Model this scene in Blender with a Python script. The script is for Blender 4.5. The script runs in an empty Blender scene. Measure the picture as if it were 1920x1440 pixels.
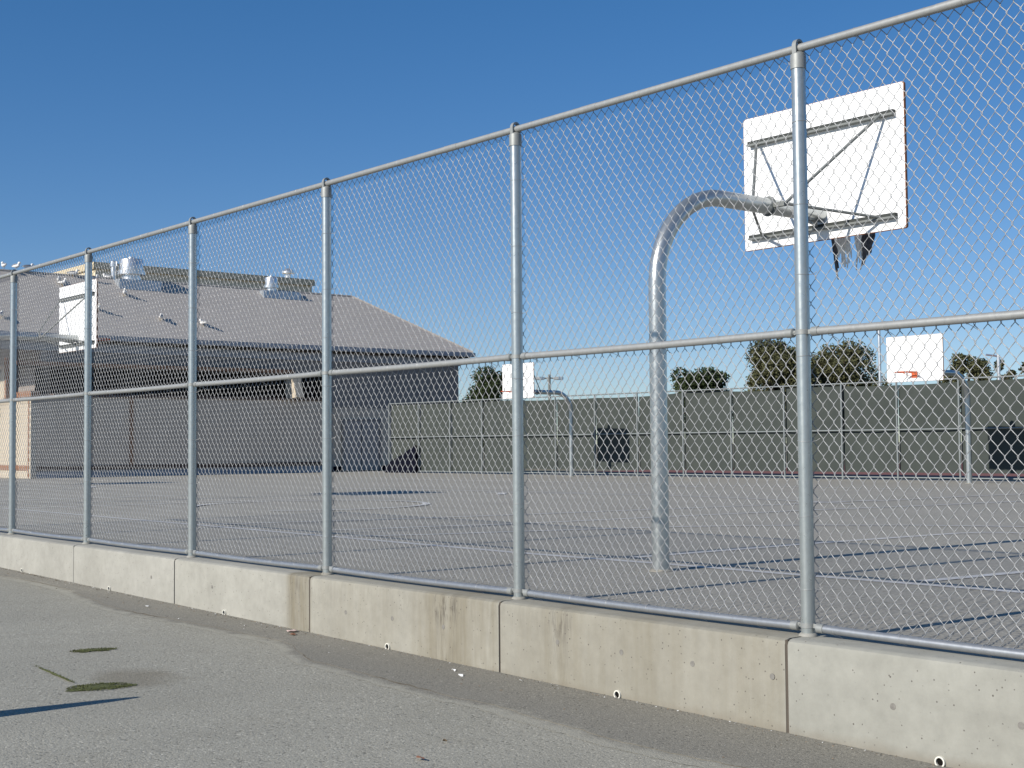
import bpy, bmesh, math, random
import numpy as np
from mathutils import Vector, Matrix
random.seed(7); rng = np.random.default_rng(7)
S = bpy.context.scene
COL = S.collection
rad = math.radians

# ------------------------------------------------------------------ camera
cam_d = bpy.data.cameras.new("camera"); cam = bpy.data.objects.new("camera", cam_d); COL.objects.link(cam)
YAW, PIT, ROL = -0.8785951334310358, 0.04470261575375333, -0.008298624715536993
fw = Vector((math.sin(YAW)*math.cos(PIT), math.cos(YAW)*math.cos(PIT), math.sin(PIT)))
r0 = Vector((math.cos(YAW), -math.sin(YAW), 0)); u0 = r0.cross(fw)
rt = math.cos(ROL)*r0 + math.sin(ROL)*u0; up = -math.sin(ROL)*r0 + math.cos(ROL)*u0
M = Matrix((rt, up, -fw)).transposed().to_4x4(); M.translation = Vector((4.4472, -5.6481, 0.99146))
cam.matrix_world = M
cam_d.sensor_width = 36; cam_d.lens = 2550/1920*36; cam_d.clip_start = 0.05; cam_d.clip_end = 4000
S.camera = cam

# ------------------------------------------------------------------ light
SUN_EL, SUN_AZ = rad(28.0), rad(3)          # light travels towards +y, 3 degrees towards +x
ld = Vector((math.sin(SUN_AZ)*math.cos(SUN_EL), math.cos(SUN_AZ)*math.cos(SUN_EL), -math.sin(SUN_EL)))
sd = bpy.data.lights.new("sun", 'SUN'); sd.energy = 4.6; sd.angle = rad(0.53); sd.color = (1, .945, .86)
sun = bpy.data.objects.new("sun", sd); COL.objects.link(sun)
sun.rotation_euler = ld.to_track_quat('-Z', 'Y').to_euler()
w = bpy.data.worlds.new("World"); S.world = w; w.use_nodes = True
nt = w.node_tree; bg = nt.nodes["Background"]
sky = nt.nodes.new("ShaderNodeTexSky"); sky.sky_type = 'NISHITA'; sky.sun_disc = False
sky.sun_elevation = SUN_EL; sky.sun_rotation = rad(183); sky.altitude = 2000
sky.air_density = 1.0; sky.dust_density = 0.0; sky.ozone_density = 1.0
hs = nt.nodes.new("ShaderNodeHueSaturation"); hs.inputs["Saturation"].default_value = 1.4
tint = nt.nodes.new("ShaderNodeMix"); tint.data_type = 'RGBA'; tint.blend_type = 'MULTIPLY'
tint.inputs[0].default_value = 1; tint.inputs[7].default_value = (.72, .845, 1.12, 1)      # deep clear autumn blue
nt.links.new(sky.outputs[0], hs.inputs["Color"]); nt.links.new(hs.outputs[0], tint.inputs[6]); gm = nt.nodes.new("ShaderNodeGamma"); gm.inputs[1].default_value = .78
nt.links.new(tint.outputs[2], gm.inputs[0]); nt.links.new(gm.outputs[0], bg.inputs[0])
bg.inputs[1].default_value = 0.114
S.view_settings.view_transform = 'Standard'; S.view_settings.look = 'None'
S.view_settings.exposure = 0.25; S.view_settings.gamma = 1
S.render.engine = 'CYCLES'

# ------------------------------------------------------------------ materials
class NT:
    def __init__(s, name):
        s.m = bpy.data.materials.new(name); s.m.use_nodes = True; s.t = s.m.node_tree
        s.b = s.t.nodes["Principled BSDF"]
        s.co = s.t.nodes.new("ShaderNodeTexCoord").outputs["Object"]
    def n(s, typ, **k):
        x = s.t.nodes.new(typ)
        for a, v in k.items(): setattr(x, a, v)
        return x
    def link(s, a, b): s.t.links.new(a, b)
    def vec(s, scale):
        mp = s.n("ShaderNodeMapping"); mp.inputs["Scale"].default_value = scale if hasattr(scale, '__len__') else (scale,)*3
        s.link(s.co, mp.inputs[0]); return mp.outputs[0]
    def noise(s, scale, detail=4, rough=.55, vec=None):
        x = s.n("ShaderNodeTexNoise"); x.inputs["Scale"].default_value = scale
        x.inputs["Detail"].default_value = detail; x.inputs["Roughness"].default_value = rough
        s.link(vec if vec is not None else s.co, x.inputs["Vector"]); return x.outputs["Fac"]
    def ramp(s, f, stops, interp='LINEAR'):
        r = s.n("ShaderNodeValToRGB"); r.color_ramp.interpolation = interp
        e = r.color_ramp.elements
        while len(e) < len(stops): e.new(0.5)
        for i, (p, c) in enumerate(stops):
            e[i].position = p; e[i].color = (*c, 1) if hasattr(c, '__len__') else (c, c, c, 1)
        s.link(f, r.inputs[0]); return r.outputs[0]
    def math(s, op, a, b):
        x = s.n("ShaderNodeMath", operation=op)
        for i, v in enumerate((a, b)):
            if isinstance(v, (int, float)): x.inputs[i].default_value = v
            else: s.link(v, x.inputs[i])
        return x.outputs[0]
    def mix(s, f, a, b, blend='MIX'):
        x = s.n("ShaderNodeMix", data_type='RGBA', blend_type=blend)
        for i, v in ((0, f), (6, a), (7, b)):
            if isinstance(v, (int, float)): x.inputs[i].default_value = v
            elif hasattr(v, '__len__'): x.inputs[i].default_value = (*v, 1)
            else: s.link(v, x.inputs[i])
        return x.outputs[2]
    def set(s, **k):
        for a, v in k.items():
            i = s.b.inputs[a.replace('_', ' ')]
            if isinstance(v, (int, float)): i.default_value = v
            elif hasattr(v, '__len__'): i.default_value = (*v, 1)
            else: s.link(v, i)
        return s
    def bump(s, h, strength=.3, dist=.01):
        x = s.n("ShaderNodeBump"); x.inputs["Strength"].default_value = strength; x.inputs["Distance"].default_value = dist
        s.link(h, x.inputs["Height"]); s.link(x.outputs[0], s.b.inputs["Normal"]); return s

def plain(name, c, rough=.6, metal=0, var=.12, scale=6, bump=0):
    t = NT(name); f = t.noise(scale, 5)
    lo = tuple(x*(1-var) for x in c); hi = tuple(min(1, x*(1+var)) for x in c)
    t.set(Base_Color=t.ramp(f, [(.3, lo), (.7, hi)]), Roughness=rough, Metallic=metal)
    if bump: t.bump(t.noise(scale*10, 3), bump, .005)
    return t.m

def galvanised(name, base, rough, metal):
    t = NT(name); vo = t.n("ShaderNodeTexVoronoi"); vo.inputs["Scale"].default_value = 60
    t.link(t.vec((1, 1, .6)), vo.inputs["Vector"])
    sp = t.ramp(vo.outputs["Color"], [(0, tuple(x*.92 for x in base)), (1, tuple(min(1, x*1.06) for x in base))])
    big = t.noise(3, 5); streak = t.noise(14, 4, .6, t.vec((1, 1, .08)))
    c = t.mix(t.ramp(streak, [(.45, 0.0), (.75, .22)]), sp, tuple(x*.72 for x in base))
    t.set(Base_Color=t.mix(t.ramp(big, [(.4, 0.0), (.75, .2)]), c, tuple(min(1, x*1.12) for x in base)),
          Metallic=metal, Roughness=t.ramp(t.noise(30, 4), [(.3, rough-.03), (.7, rough+.04)]))
    return t.m

def asphalt(name, lo, hi, speck, big=.12, over=None):
    t = NT(name)
    f1 = t.noise(speck, 3, .7); f2 = t.noise(speck*.5, 4, .6); f3 = t.noise(.55, 6, .6); f4 = t.noise(3.2, 5, .6)
    c = t.mix(t.ramp(f1, [(.3, 0.0), (.7, 1.0)]), lo, hi)
    dk = tuple(x*.45 for x in lo)
    c = t.mix(t.ramp(f2, [(.32, .85), (.44, 0.0)]), c, dk)
    br = tuple(min(1, x*1.5) for x in hi)
    c = t.mix(t.ramp(t.noise(speck*.6, 2), [(.6, 0.0), (.68, .75)]), c, br)
    c = t.mix(t.ramp(f3, [(.35, big*2), (.6, 0.0)]), c, tuple(x*.6 for x in lo))
    c = t.mix(t.ramp(f4, [(.55, 0.0), (.8, big*2.2)]), c, tuple(x*.7 for x in (lo[0]*1.05, lo[1], lo[2]*.9)))
    if over:
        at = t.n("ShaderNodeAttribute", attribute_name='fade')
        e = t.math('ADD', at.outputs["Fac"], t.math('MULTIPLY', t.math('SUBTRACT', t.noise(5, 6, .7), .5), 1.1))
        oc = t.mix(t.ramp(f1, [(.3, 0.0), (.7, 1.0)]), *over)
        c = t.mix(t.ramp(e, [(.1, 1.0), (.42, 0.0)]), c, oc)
    if name == "road_asphalt":      # old rusty damp patch round the moss, and a dirt seam
        sx = t.n("ShaderNodeSeparateXYZ"); t.link(t.co, sx.inputs[0])
        dx = t.math('MULTIPLY', t.math('ADD', sx.outputs[0], 3.75), 1/.6); dy = t.math('MULTIPLY', t.math('ADD', sx.outputs[1], 1.95), 1/.42)
        d = t.math('ADD', t.math('ADD', t.math('MULTIPLY', dx, dx), t.math('MULTIPLY', dy, dy)), t.math('MULTIPLY', t.noise(4, 4), .9))
        c = t.mix(t.ramp(d, [(.55, .5), (1.0, 0.0)]), c, (.15, .125, .08))
    t.set(Base_Color=c, Roughness=.92); t.bump(t.mix(.5, f1, f2), .7, .012)
    return t.m

def concrete(name):
    t = NT(name)
    oi = t.n("ShaderNodeObjectInfo"); t.co = t.n("ShaderNodeNewGeometry").outputs["Position"]
    base = t.ramp(t.noise(1.6, 6, .6), [(.3, (.27, .264, .235)), (.7, (.342, .336, .303))])
    base = t.mix(1, base, oi.outputs["Color"], 'MULTIPLY')
    mott = t.ramp(t.noise(11, 6, .7), [(.3, .78), (.7, 1.08)])
    base = t.mix(.6, base, mott, 'MULTIPLY')
    # rain stains, each where the wall carries one
    sx = t.n("ShaderNodeSeparateXYZ"); t.link(t.co, sx.inputs[0])
    X = t.math('MULTIPLY', t.math('ADD', sx.outputs[0], 14.0), 1/17.0)
    P = lambda x: (x+14)/17.0
    m1 = t.ramp(X, [(P(-4.98), 0.0), (P(-4.93), .85), (P(-4.64), .95), (P(-4.62), .05), (P(-4.1), .25), (P(-3.6), .3), (P(-3.35), .12), (P(-3.1), .62), (P(-2.75), .8), (P(-2.5), .55), (P(-2.35), .75),
                    (P(-2.31), .2), (P(-1.95), .35), (P(-1.72), .62), (P(-1.5), .4), (P(-.95), .5), (P(-.6), .28), (P(-.25), .5), (P(-.03), .45), (P(-.01), .02)])
    st = t.ramp(t.noise(5, 6, .65, t.vec((2.2, 1, .22))), [(.3, .35), (.68, 1.0)])
    base = t.mix(t.math('MULTIPLY', m1, st), base, (.165, .14, .088))
    m2 = t.ramp(X, [(P(-4.97), 0.0), (P(-4.9), .5), (P(-4.7), .3), (P(-4.5), .1), (P(-3.05), .1), (P(-2.95), .9), (P(-2.8), .9), (P(-2.72), .1), (P(-1.82), .1), (P(-1.76), .75), (P(-1.7), .6), (P(-1.6), 0.0)])
    st2 = t.ramp(t.noise(9, 5, .7, t.vec((4, 1, .5))), [(.46, 0.0), (.6, 1.0)])
    top = t.ramp(sx.outputs[2], [(0, 0.0), (1, 1.0)]); zz = t.math('ADD', sx.outputs[2], .52)
    topm = t.ramp(zz, [(.05, .25), (.3, .3), (.42, 1.0), (.5, .6), (.53, 0.0)])
    base = t.mix(t.math('MULTIPLY', t.math('MULTIPLY', m2, st2), topm), base, (.05, .04, .032))
    # dirt splash along the foot
    foot = t.ramp(t.math('ADD', zz, t.math('MULTIPLY', t.noise(7, 4), .08)), [(.06, .6), (.14, 0.0)])
    base = t.mix(foot, base, (.17, .14, .1))
    # bug holes
    vo = t.n("ShaderNodeTexVoronoi"); vo.inputs["Scale"].default_value = 30; t.link(t.co, vo.inputs["Vector"])
    pit = t.ramp(vo.outputs["Distance"], [(.07, 1.0), (.15, 0.0)])
    keep = t.ramp(t.noise(19, 2), [(.47, 0.0), (.53, 1.0)])
    pm = t.math('MULTIPLY', pit, keep)
    vo2 = t.n("ShaderNodeTexVoronoi"); vo2.inputs["Scale"].default_value = 15; t.link(t.co, vo2.inputs["Vector"])
    pm = t.math('MAXIMUM', pm, t.math('MULTIPLY', t.ramp(vo2.outputs["Distance"], [(.05, 1.0), (.085, 0.0)]), t.ramp(t.noise(6, 2), [(.48, 0.0), (.52, 1.0)])))
    base = t.mix(t.math('MULTIPLY', pm, .85), base, (.07, .06, .05))
    t.set(Base_Color=base, Roughness=.88)
    t.bump(t.math('SUBTRACT', t.math('MULTIPLY', t.noise(30, 5, .7), .35), pm), .35, .006)
    return t.m

def paint_line(name):
    t = NT(name)
    wear = t.ramp(t.math('ADD', t.math('MULTIPLY', t.noise(90, 3, .7), .5), t.math('MULTIPLY', t.noise(2.5, 4), .5)), [(.3, 1.0), (.45, 0.0)])
    t.set(Base_Color=t.mix(wear, (.5, .49, .47), (.85, .85, .83)), Roughness=.8); return t.m

def shingles(name):
    t = NT(name)
    br = t.n("ShaderNodeTexBrick"); br.inputs["Scale"].default_value = 1
    br.inputs["Brick Width"].default_value = .33; br.inputs["Row Height"].default_value = .17; br.inputs["Mortar Size"].default_value = .012
    br.inputs["Color1"].default_value = (.45, .4, .34, 1); br.inputs["Color2"].default_value = (.51, .455, .39, 1); br.inputs["Mortar"].default_value = (.3, .28, .27, 1)
    mp = t.n("ShaderNodeMapping"); mp.inputs["Rotation"].default_value = (0, 0, rad(90)); t.link(t.co, mp.inputs[0])
    t.link(mp.outputs[0], br.inputs["Vector"])
    c = t.mix(t.ramp(t.noise(1.2, 6, .7), [(.35, .35), (.65, 0.0)]), br.outputs[0], (.36, .335, .32))
    c = t.mix(t.ramp(t.noise(25, 4, .8), [(.3, .5), (.7, 0.0)]), c, (.31, .29, .28))
    t.set(Base_Color=c, Roughness=.95); return t.m

def siding(name, c, pitch=.19):
    t = NT(name); sx = t.n("ShaderNodeSeparateXYZ"); t.link(t.co, sx.inputs[0])
    fr = t.math('FRACT', t.math('MULTIPLY', sx.outputs[2], 1/pitch), 0)
    g = t.ramp(fr, [(0, .86), (.1, 1.0), (1, 1.0)])
    b = t.ramp(t.noise(2.2, 5), [(.3, tuple(x*.93 for x in c)), (.7, tuple(x*1.05 for x in c))])
    t.set(Base_Color=t.mix(1, b, g, 'MULTIPLY'), Roughness=.85); t.bump(g, .4, .02); return t.m

def fabric(name):
    t = NT(name); f = t.noise(1.4, 5, .6); wv = t.noise(60, 2)
    c = t.ramp(f, [(.3, (.038, .046, .041)), (.7, (.053, .062, .055))])
    c = t.mix(t.ramp(t.noise(.8, 3, .5, t.vec((1, 1, .25))), [(.45, 0.0), (.75, .35)]), c, (.058, .064, .056))
    t.set(Base_Color=c, Roughness=.95); t.bump(t.mix(.2, f, wv), .4, .05); return t.m

def leafy(name, a, b):
    t = NT(name); oi = t.noise(.6, 4, .6); f2 = t.noise(4, 2)
    t.set(Base_Color=t.mix(t.ramp(f2, [(.3, 0.0), (.7, 1.0)]), t.ramp(oi, [(.3, a), (.7, b)]), tuple(x*1.25 for x in b)), Roughness=.75)
    t.b.inputs["Specular IOR Level"].default_value = .2
    return t.m

MT = dict(
    post=galvanised("galvanised_post", (.46, .49, .48), .3, .72),
    rail=galvanised("galvanised_rail", (.33, .335, .325), .5, .35),
    lowrail=galvanised("galvanised_low_rail", (.36, .375, .39), .42, .7),
    cap=galvanised("cast_fitting", (.29, .3, .29), .55, .35),
    wire=plain("zinc_wire", (.37, .375, .375), .45, .4, .08, 3),
    farm=plain("weathered_zinc", (.2, .22, .22), .6, .2, .1, 3),
    tie=plain("tie_wire_metal", (.45, .45, .44), .5, .6),
    conc=concrete("wall_concrete"),
    joint=plain("joint_filler", (.085, .07, .055), .95),
    hole=plain("patch_mortar", (.2, .19, .17), .95, 0, .2, 40),
    pvc=plain("white_pvc", (.7, .68, .6), .5),
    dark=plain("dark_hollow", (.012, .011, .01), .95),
    road=asphalt("road_asphalt", (.278, .265, .217), (.41, .392, .325), 85),
    court=asphalt("court_asphalt", (.28, .262, .22), (.362, .34, .288), 50, .09),
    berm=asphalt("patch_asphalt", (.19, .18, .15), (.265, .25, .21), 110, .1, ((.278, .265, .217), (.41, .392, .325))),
    line=paint_line("court_paint"),
    red=plain("red_court_paint", (.2, .075, .055), .85),
    dirt=plain("dry_ground", (.17, .15, .1), .95, 0, .3, .6),
    board=plain("white_board_paint", (.86, .86, .85), .5, 0, .03),
    rust=plain("rusty_edge", (.33, .14, .07), .85, .1, .3, 30),
    chan=plain("dark_channel", (.035, .04, .036), .7, .1),
    steel=plain("dull_steel", (.2, .21, .2), .6, .5),
    pole=galvanised("galvanised_pole", (.5, .52, .51), .3, .78),
    rim=plain("orange_rim_paint", (.52, .1, .03), .55),
    net=plain("grey_net", (.10, .095, .1), .95, 0, .5, 30),
    net_lit=plain("sunlit_net", (.86, .82, .77), .95, 0, .2, 30),
    screen=fabric("windscreen_fabric"),
    cream=siding("cream_siding", (.50, .43, .33)),
    trim=plain("brown_trim", (.26, .13, .07), .75),
    dtrim=plain("dark_brown_trim", (.1, .06, .045), .8),
    bwall=siding("taupe_siding", (.57, .455, .345)),
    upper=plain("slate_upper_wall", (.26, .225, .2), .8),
    frieze=plain("blue_grey_frieze", (.33, .34, .36), .7),
    gutter=plain("grey_gutter", (.36, .36, .38), .5, .2),
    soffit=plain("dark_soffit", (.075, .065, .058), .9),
    roof=shingles("roof_shingles"),
    gym=siding("cream_stucco", (.7, .6, .42), .6),
    gymtrim=plain("cream_cap", (.6, .5, .33), .7),
    sheet=plain("sheet_steel", (.5, .55, .6), .4, .7),
    fan=plain("spun_aluminium", (.78, .78, .77), .32, .8),
    door=plain("grey_door_paint", (.34, .29, .26), .6),
    bark=plain("tree_bark", (.1, .075, .055), .95, 0, .3, 8),
    leaf_d=leafy("dark_needles", (.018, .03, .014), (.04, .055, .02)),
    leaf_o=leafy("olive_leaves", (.045, .05, .022), (.085, .085, .04)),
    gw=plain("gull_white", (.78, .77, .75), .8, 0, .05), gg=plain("gull_grey", (.22, .23, .25), .8),
    gy=plain("gull_bill", (.5, .33, .06), .6),
    moss=plain("green_moss", (.085, .095, .028), .95, 0, .45, 60),
    paper=plain("white_paper", (.72, .72, .7), .8), leafb=plain("dead_leaf", (.2, .09, .05), .8, 0, .3, 40),
    pink=plain("pale_wrapper", (.55, .42, .38), .7, 0, .2, 40),
    straw=plain("dry_debris", (.2, .15, .1), .95, 0, .5, 30),
    seam=plain("seam_dirt", (.13, .11, .075), .95, 0, .35, 12),
    painted_shade=plain("navy_shade", (.008, .009, .016), .85),
    caster=plain("caster_paint", (.35, .35, .34), .6),
)

for k_ in ('painted_shade', 'dark', 'soffit'): MT[k_].node_tree.nodes['Principled BSDF'].inputs['Specular IOR Level'].default_value = 0

# ------------------------------------------------------------------ mesh helpers
class MB:
    def __init__(s): s.v = []; s.f = []; s.mi = []
    def add(s, vs, fs, mi=0):
        o = len(s.v); s.v += [tuple(x) for x in vs]; s.f += [tuple(i+o for i in f) for f in fs]; s.mi += [mi]*len(fs); return s
    def box(s, a, b, mi=0):
        (x0, y0, z0), (x1, y1, z1) = a, b
        return s.add([(x0,y0,z0),(x1,y0,z0),(x1,y1,z0),(x0,y1,z0),(x0,y0,z1),(x1,y0,z1),(x1,y1,z1),(x0,y1,z1)],
              [(0,3,2,1),(4,5,6,7),(0,1,5,4),(1,2,6,5),(2,3,7,6),(3,0,4,7)], mi)
    def tube(s, pts, r, n=12, cap=True, mi=0):
        pts = [Vector(p) for p in pts]; rs = r if hasattr(r, '__len__') else [r]*len(pts)
        t0 = (pts[1]-pts[0]).normalized(); a = Vector((0,0,1)) if abs(t0.z) < .9 else Vector((1,0,0))
        nx = t0.cross(a).normalized(); vs = []; fs = []
        for i, p in enumerate(pts):
            t = ((pts[min(i+1,len(pts)-1)]-pts[i]).normalized() + (pts[i]-pts[max(i-1,0)]).normalized()).normalized()
            nx = (nx - t*nx.dot(t)).normalized(); ny = t.cross(nx)
            for k in range(n):
                an = 2*math.pi*k/n; vs.append(p + rs[i]*(math.cos(an)*nx + math.sin(an)*ny))
        for i in range(len(pts)-1):
            for k in range(n):
                k2 = (k+1) % n; fs.append((i*n+k, i*n+k2, (i+1)*n+k2, (i+1)*n+k))
        if cap: fs += [tuple(range(n))[::-1], tuple(range((len(pts)-1)*n, len(pts)*n))]
        return s.add(vs, fs, mi)
    def ring(s, c, R, r, axis, n=20, m=6, mi=0):
        ax = Vector(axis).normalized(); a = Vector((0,0,1)) if abs(ax.z) < .9 else Vector((1,0,0))
        u = ax.cross(a).normalized(); v = ax.cross(u); c = Vector(c); vs = []; fs = []
        for i in range(n):
            d = math.cos(2*math.pi*i/n)*u + math.sin(2*math.pi*i/n)*v
            for k in range(m):
                an = 2*math.pi*k/m; vs.append(c + d*(R + r*math.cos(an)) + ax*r*math.sin(an))
        for i in range(n):
            for k in range(m):
                fs.append((i*m+k, ((i+1)%n)*m+k, ((i+1)%n)*m+(k+1)%m, i*m+(k+1)%m))
        return s.add(vs, fs, mi)
    def lathe(s, c, prof, n=24, axis='z', mi=0):
        vs = []; fs = []
        for (r, z) in prof:
            for k in range(n):
                a = 2*math.pi*k/n
                p = (r*math.cos(a), r*math.sin(a), z) if axis == 'z' else ((r*math.cos(a), z, r*math.sin(a)) if axis == 'y' else (z, r*math.cos(a), r*math.sin(a)))
                vs.append((c[0]+p[0], c[1]+p[1], c[2]+p[2]))
        m = len(prof)
        for i in range(m-1):
            for k in range(n):
                k2 = (k+1) % n; fs.append((i*n+k, i*n+k2, (i+1)*n+k2, (i+1)*n+k))
        fs += [tuple(range(n))[::-1], tuple(range((m-1)*n, m*n))]
        return s.add(vs, fs, mi)
    def prism(s, poly, d, mi=0):     # poly: 3D points in a plane, d: extrusion vector
        n = len(poly); d = Vector(d); P = [Vector(p) for p in poly]
        return s.add(P + [p+d for p in P], [tuple(range(n))[::-1], tuple(range(n, 2*n))] + [(i, (i+1)%n, n+(i+1)%n, n+i) for i in range(n)], mi)
    def strip(s, pts, wd, z, mi=0):
        P = [Vector((p[0], p[1], 0)) for p in pts]; vs = []
        for i, p in enumerate(P):
            t = (P[min(i+1, len(P)-1)] - P[max(i-1, 0)]).normalized(); nrm = Vector((-t.y, t.x, 0))
            vs += [p+nrm*wd/2+Vector((0,0,z)), p-nrm*wd/2+Vector((0,0,z))]
        return s.add(vs, [(2*i, 2*i+1, 2*i+3, 2*i+2) for i in range(len(P)-1)], mi)
    def build(s, name, mats, parent=None, smooth=None, bevel=0, color=None):
        off = Vector((0,0,0)); q = parent
        while q: off += q.location; q = q.parent
        me = bpy.data.meshes.new(name); me.from_pydata([Vector(v)-off for v in s.v], [], s.f)
        bm = bmesh.new(); bm.from_mesh(me); bmesh.ops.recalc_face_normals(bm, faces=bm.faces)
        if bevel: bmesh.ops.bevel(bm, geom=list(bm.edges), offset=bevel, segments=2, affect='EDGES', clamp_overlap=True)
        bm.to_mesh(me); bm.free()
        mats = mats if isinstance(mats, (list, tuple)) else [mats]
        for m in mats: me.materials.append(m)
        if len(mats) > 1 and len(me.polygons) == len(s.mi): me.polygons.foreach_set('material_index', s.mi)
        if smooth: me.set_sharp_from_angle(angle=rad(smooth)); me.polygons.foreach_set('use_smooth', [True]*len(me.polygons)); me.set_sharp_from_angle(angle=rad(smooth))
        o = bpy.data.objects.new(name, me); COL.objects.link(o)
        if parent: o.parent = parent
        if color: o.color = (*color, 1)
        me.update(); return o
def tag(o, label, cat, group=None):
    o['label'] = label; o['category'] = cat
    if group: o['group'] = group
    return o
def thing(name, label, cat, loc=(0,0,0), group=None):
    o = bpy.data.objects.new(name, None); o.location = loc; o.empty_display_size = .2; COL.objects.link(o)
    return tag(o, label, cat, group)
def struct(o, kind='structure'): o['kind'] = kind; return o
def kids(o): return [c for c in bpy.data.objects if c.parent == o]
def copy_tree(o, parent=None):
    c = o.copy(); COL.objects.link(c)
    if parent: c.parent = parent
    for ch in kids(o): copy_tree(ch, c)
    return c
def arc(c, r, a0, a1, n, pl='xy'):
    out = []
    for i in range(n+1):
        a = rad(a0 + (a1-a0)*i/n); u, v = r*math.cos(a), r*math.sin(a)
        out.append((c[0]+u, c[1]+v, c[2]) if pl == 'xy' else (c[0], c[1]+u, c[2]+v))
    return out

# ------------------------------------------------------------------ ground
def road_z(x): return -0.497 - 0.0095*max(-16, min(10, x))
m = MB(); xs = [-700, -16, 10, 700]
for i in range(3):
    a, b = xs[i], xs[i+1]
    m.add([(a,-900,road_z(a)),(b,-900,road_z(b)),(b,-.16,road_z(b)),(a,-.16,road_z(a))], [(0,1,2,3)])
struct(m.build('pavement', MT['road']))
m = MB(); m.add([(-700,.08,-.03),(700,.08,-.03),(700,26.5,-.03),(-700,26.5,-.03)], [(0,1,2,3)]); struct(m.build('court_ground', MT['court']))
m = MB(); m.add([(-1500,26.5,-.034),(1500,26.5,-.034),(1500,1800,-.034),(-1500,1800,-.034)], [(0,1,2,3)]); struct(m.build('ground', MT['dirt']))
m = MB(); m.add([(-33,26.7,-.028),(-15.5,26.7,-.028),(-15.5,62,-.028),(-33,62,-.028)], [(0,1,2,3)]); struct(m.build('tennis_court', MT['red']))
# smooth asphalt fillet along the foot of the wall, wavering outer edge
edge = [(-16,-.42),(-12,-.42),(-10.63,-.43),(-9.6,-.36),(-8.9,-.38),(-8.0,-.5),(-7.3,-.62),(-6.69,-.62),(-6.0,-.56),(-5.47,-.53),(-4.9,-.51),(-4.59,-.5),(-4.25,-.52),(-3.95,-.66),(-3.6,-.78),(-3.15,-.78),(-2.6,-.8),(-2.0,-.82),(-1.6,-.79),(-1.21,-.83),(-.8,-.85),(-.52,-.89),(-.03,-.85),(.3,-.82),(.9,-.86),(1.6,-.85),(3,-.9)]
dense = []
for (a, b) in zip(edge[:-1], edge[1:]):
    k = max(2, int((b[0]-a[0])/.06))
    for i in range(k):
        f = i/k; dense.append((a[0]+(b[0]-a[0])*f, a[1]+(b[1]-a[1])*f + random.uniform(-.012, .012)))
dense.append(edge[-1]); m = MB(); vs = []
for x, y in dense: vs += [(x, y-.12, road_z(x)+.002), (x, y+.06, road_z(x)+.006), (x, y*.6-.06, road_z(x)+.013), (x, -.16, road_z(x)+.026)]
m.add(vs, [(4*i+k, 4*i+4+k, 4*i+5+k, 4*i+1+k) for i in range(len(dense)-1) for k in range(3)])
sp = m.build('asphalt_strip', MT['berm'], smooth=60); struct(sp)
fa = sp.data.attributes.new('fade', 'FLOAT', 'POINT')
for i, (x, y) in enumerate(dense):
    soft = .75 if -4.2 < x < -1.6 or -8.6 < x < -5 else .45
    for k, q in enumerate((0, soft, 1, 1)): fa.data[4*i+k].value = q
m = MB(); vs = []
for i, (x, y) in enumerate(dense):
    wd = max(.0008, -.004 + .022*math.sin(x*3.1)*math.sin(x*1.3+1) + random.uniform(-.006, .006)); vs += [(x, y-wd, road_z(x)+.0035), (x, y+wd*.7, road_z(x)+.0065)]
m.add(vs, [(2*i, 2*i+2, 2*i+3, 2*i+1) for i in range(len(dense)-1)]); struct(m.build('dirt_seam', MT['seam']))
# painted court markings
m = MB(); Z = -.026
LN = [([(-19.4,2.62),(-17.6,2.62),(-13,2.62),(-10.3,2.63),(-5.36,2.63),(-3.74,2.73),(-2.24,2.77),(-.5,2.86),(2.5,3.0)], .05),
      ([(-1.33,3.0),(-1.2,4.2),(-.95,8.4)], .05),
      ([(-4.3,3.0),(-4.22,5.53),(-4.12,6.93),(-4.05,7.75),(-3.93,8.1),(-3.7,8.24),(-3.5,8.25),(-2.9,8.3)], .05),
      ([(-9.7,3.2),(-9.45,4.46),(-9.08,5.56),(-8.85,7.8),(-8.76,8.6),(-8.5,10.65),(-8.3,12.2)], .05),
      ([(-8.63,2.7),(-8.2,3.56),(-7.84,4.68),(-7.29,6.2),(-7.0,6.75),(-6.22,7.8),(-5.3,8.65),(-4.23,9.25),(-3.2,9.5)], .05),
      ([(-11.9,2.8),(-11.5,4.36),(-11.15,5.4),(-10.95,6.5),(-10.8,7.1),(-10.45,9.4),(-10.3,10.4),(-9.96,12.2),(-9.85,14.5)], .05),
      ([(-8.6,9.6),(-8.48,10.9),(-8.1,12.8),(-7.95,13.9),(-7.74,15.6)], .05),
      ([(-18.5,12.55),(-17.47,12.86),(-14.78,13.8),(-13.5,13.75),(-12,13.6),(-10.6,13.3),(-9.17,12.87)], .05),
      ([(-24,12.2),(-22.58,12.45),(-18.45,13.31),(-16.5,13.7)], .05),
      ([(-10.33,13.2),(-9.63,14.1),(-9.6,14.7),(-9.5,17.2),(-9.3,18.4)], .05),
      ([(-18.9,2.7),(-18.7,5.2),(-18.5,8.2)], .05), ([(-22.6,2.7),(-22.4,8.2)], .05),
      ([(-18.6,18.2),(-17.3,18.05)], .07), ([(-17.9,12.6),(-17.2,11.95)], .08), ([(-30,18.2),(-12,19.4)], .045)]
for p, wd in LN: m.strip(p, wd*2.3, Z); Z += .0006
m.strip(arc((-16.0,6.75,0), 2.0, -50, 240, 48), .14, Z); m.strip(arc((-30.6,7.3,0), 1.5, -30, 200, 30), .14, Z+.0006)
struct(m.build('court_lines', MT['line']))

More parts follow.
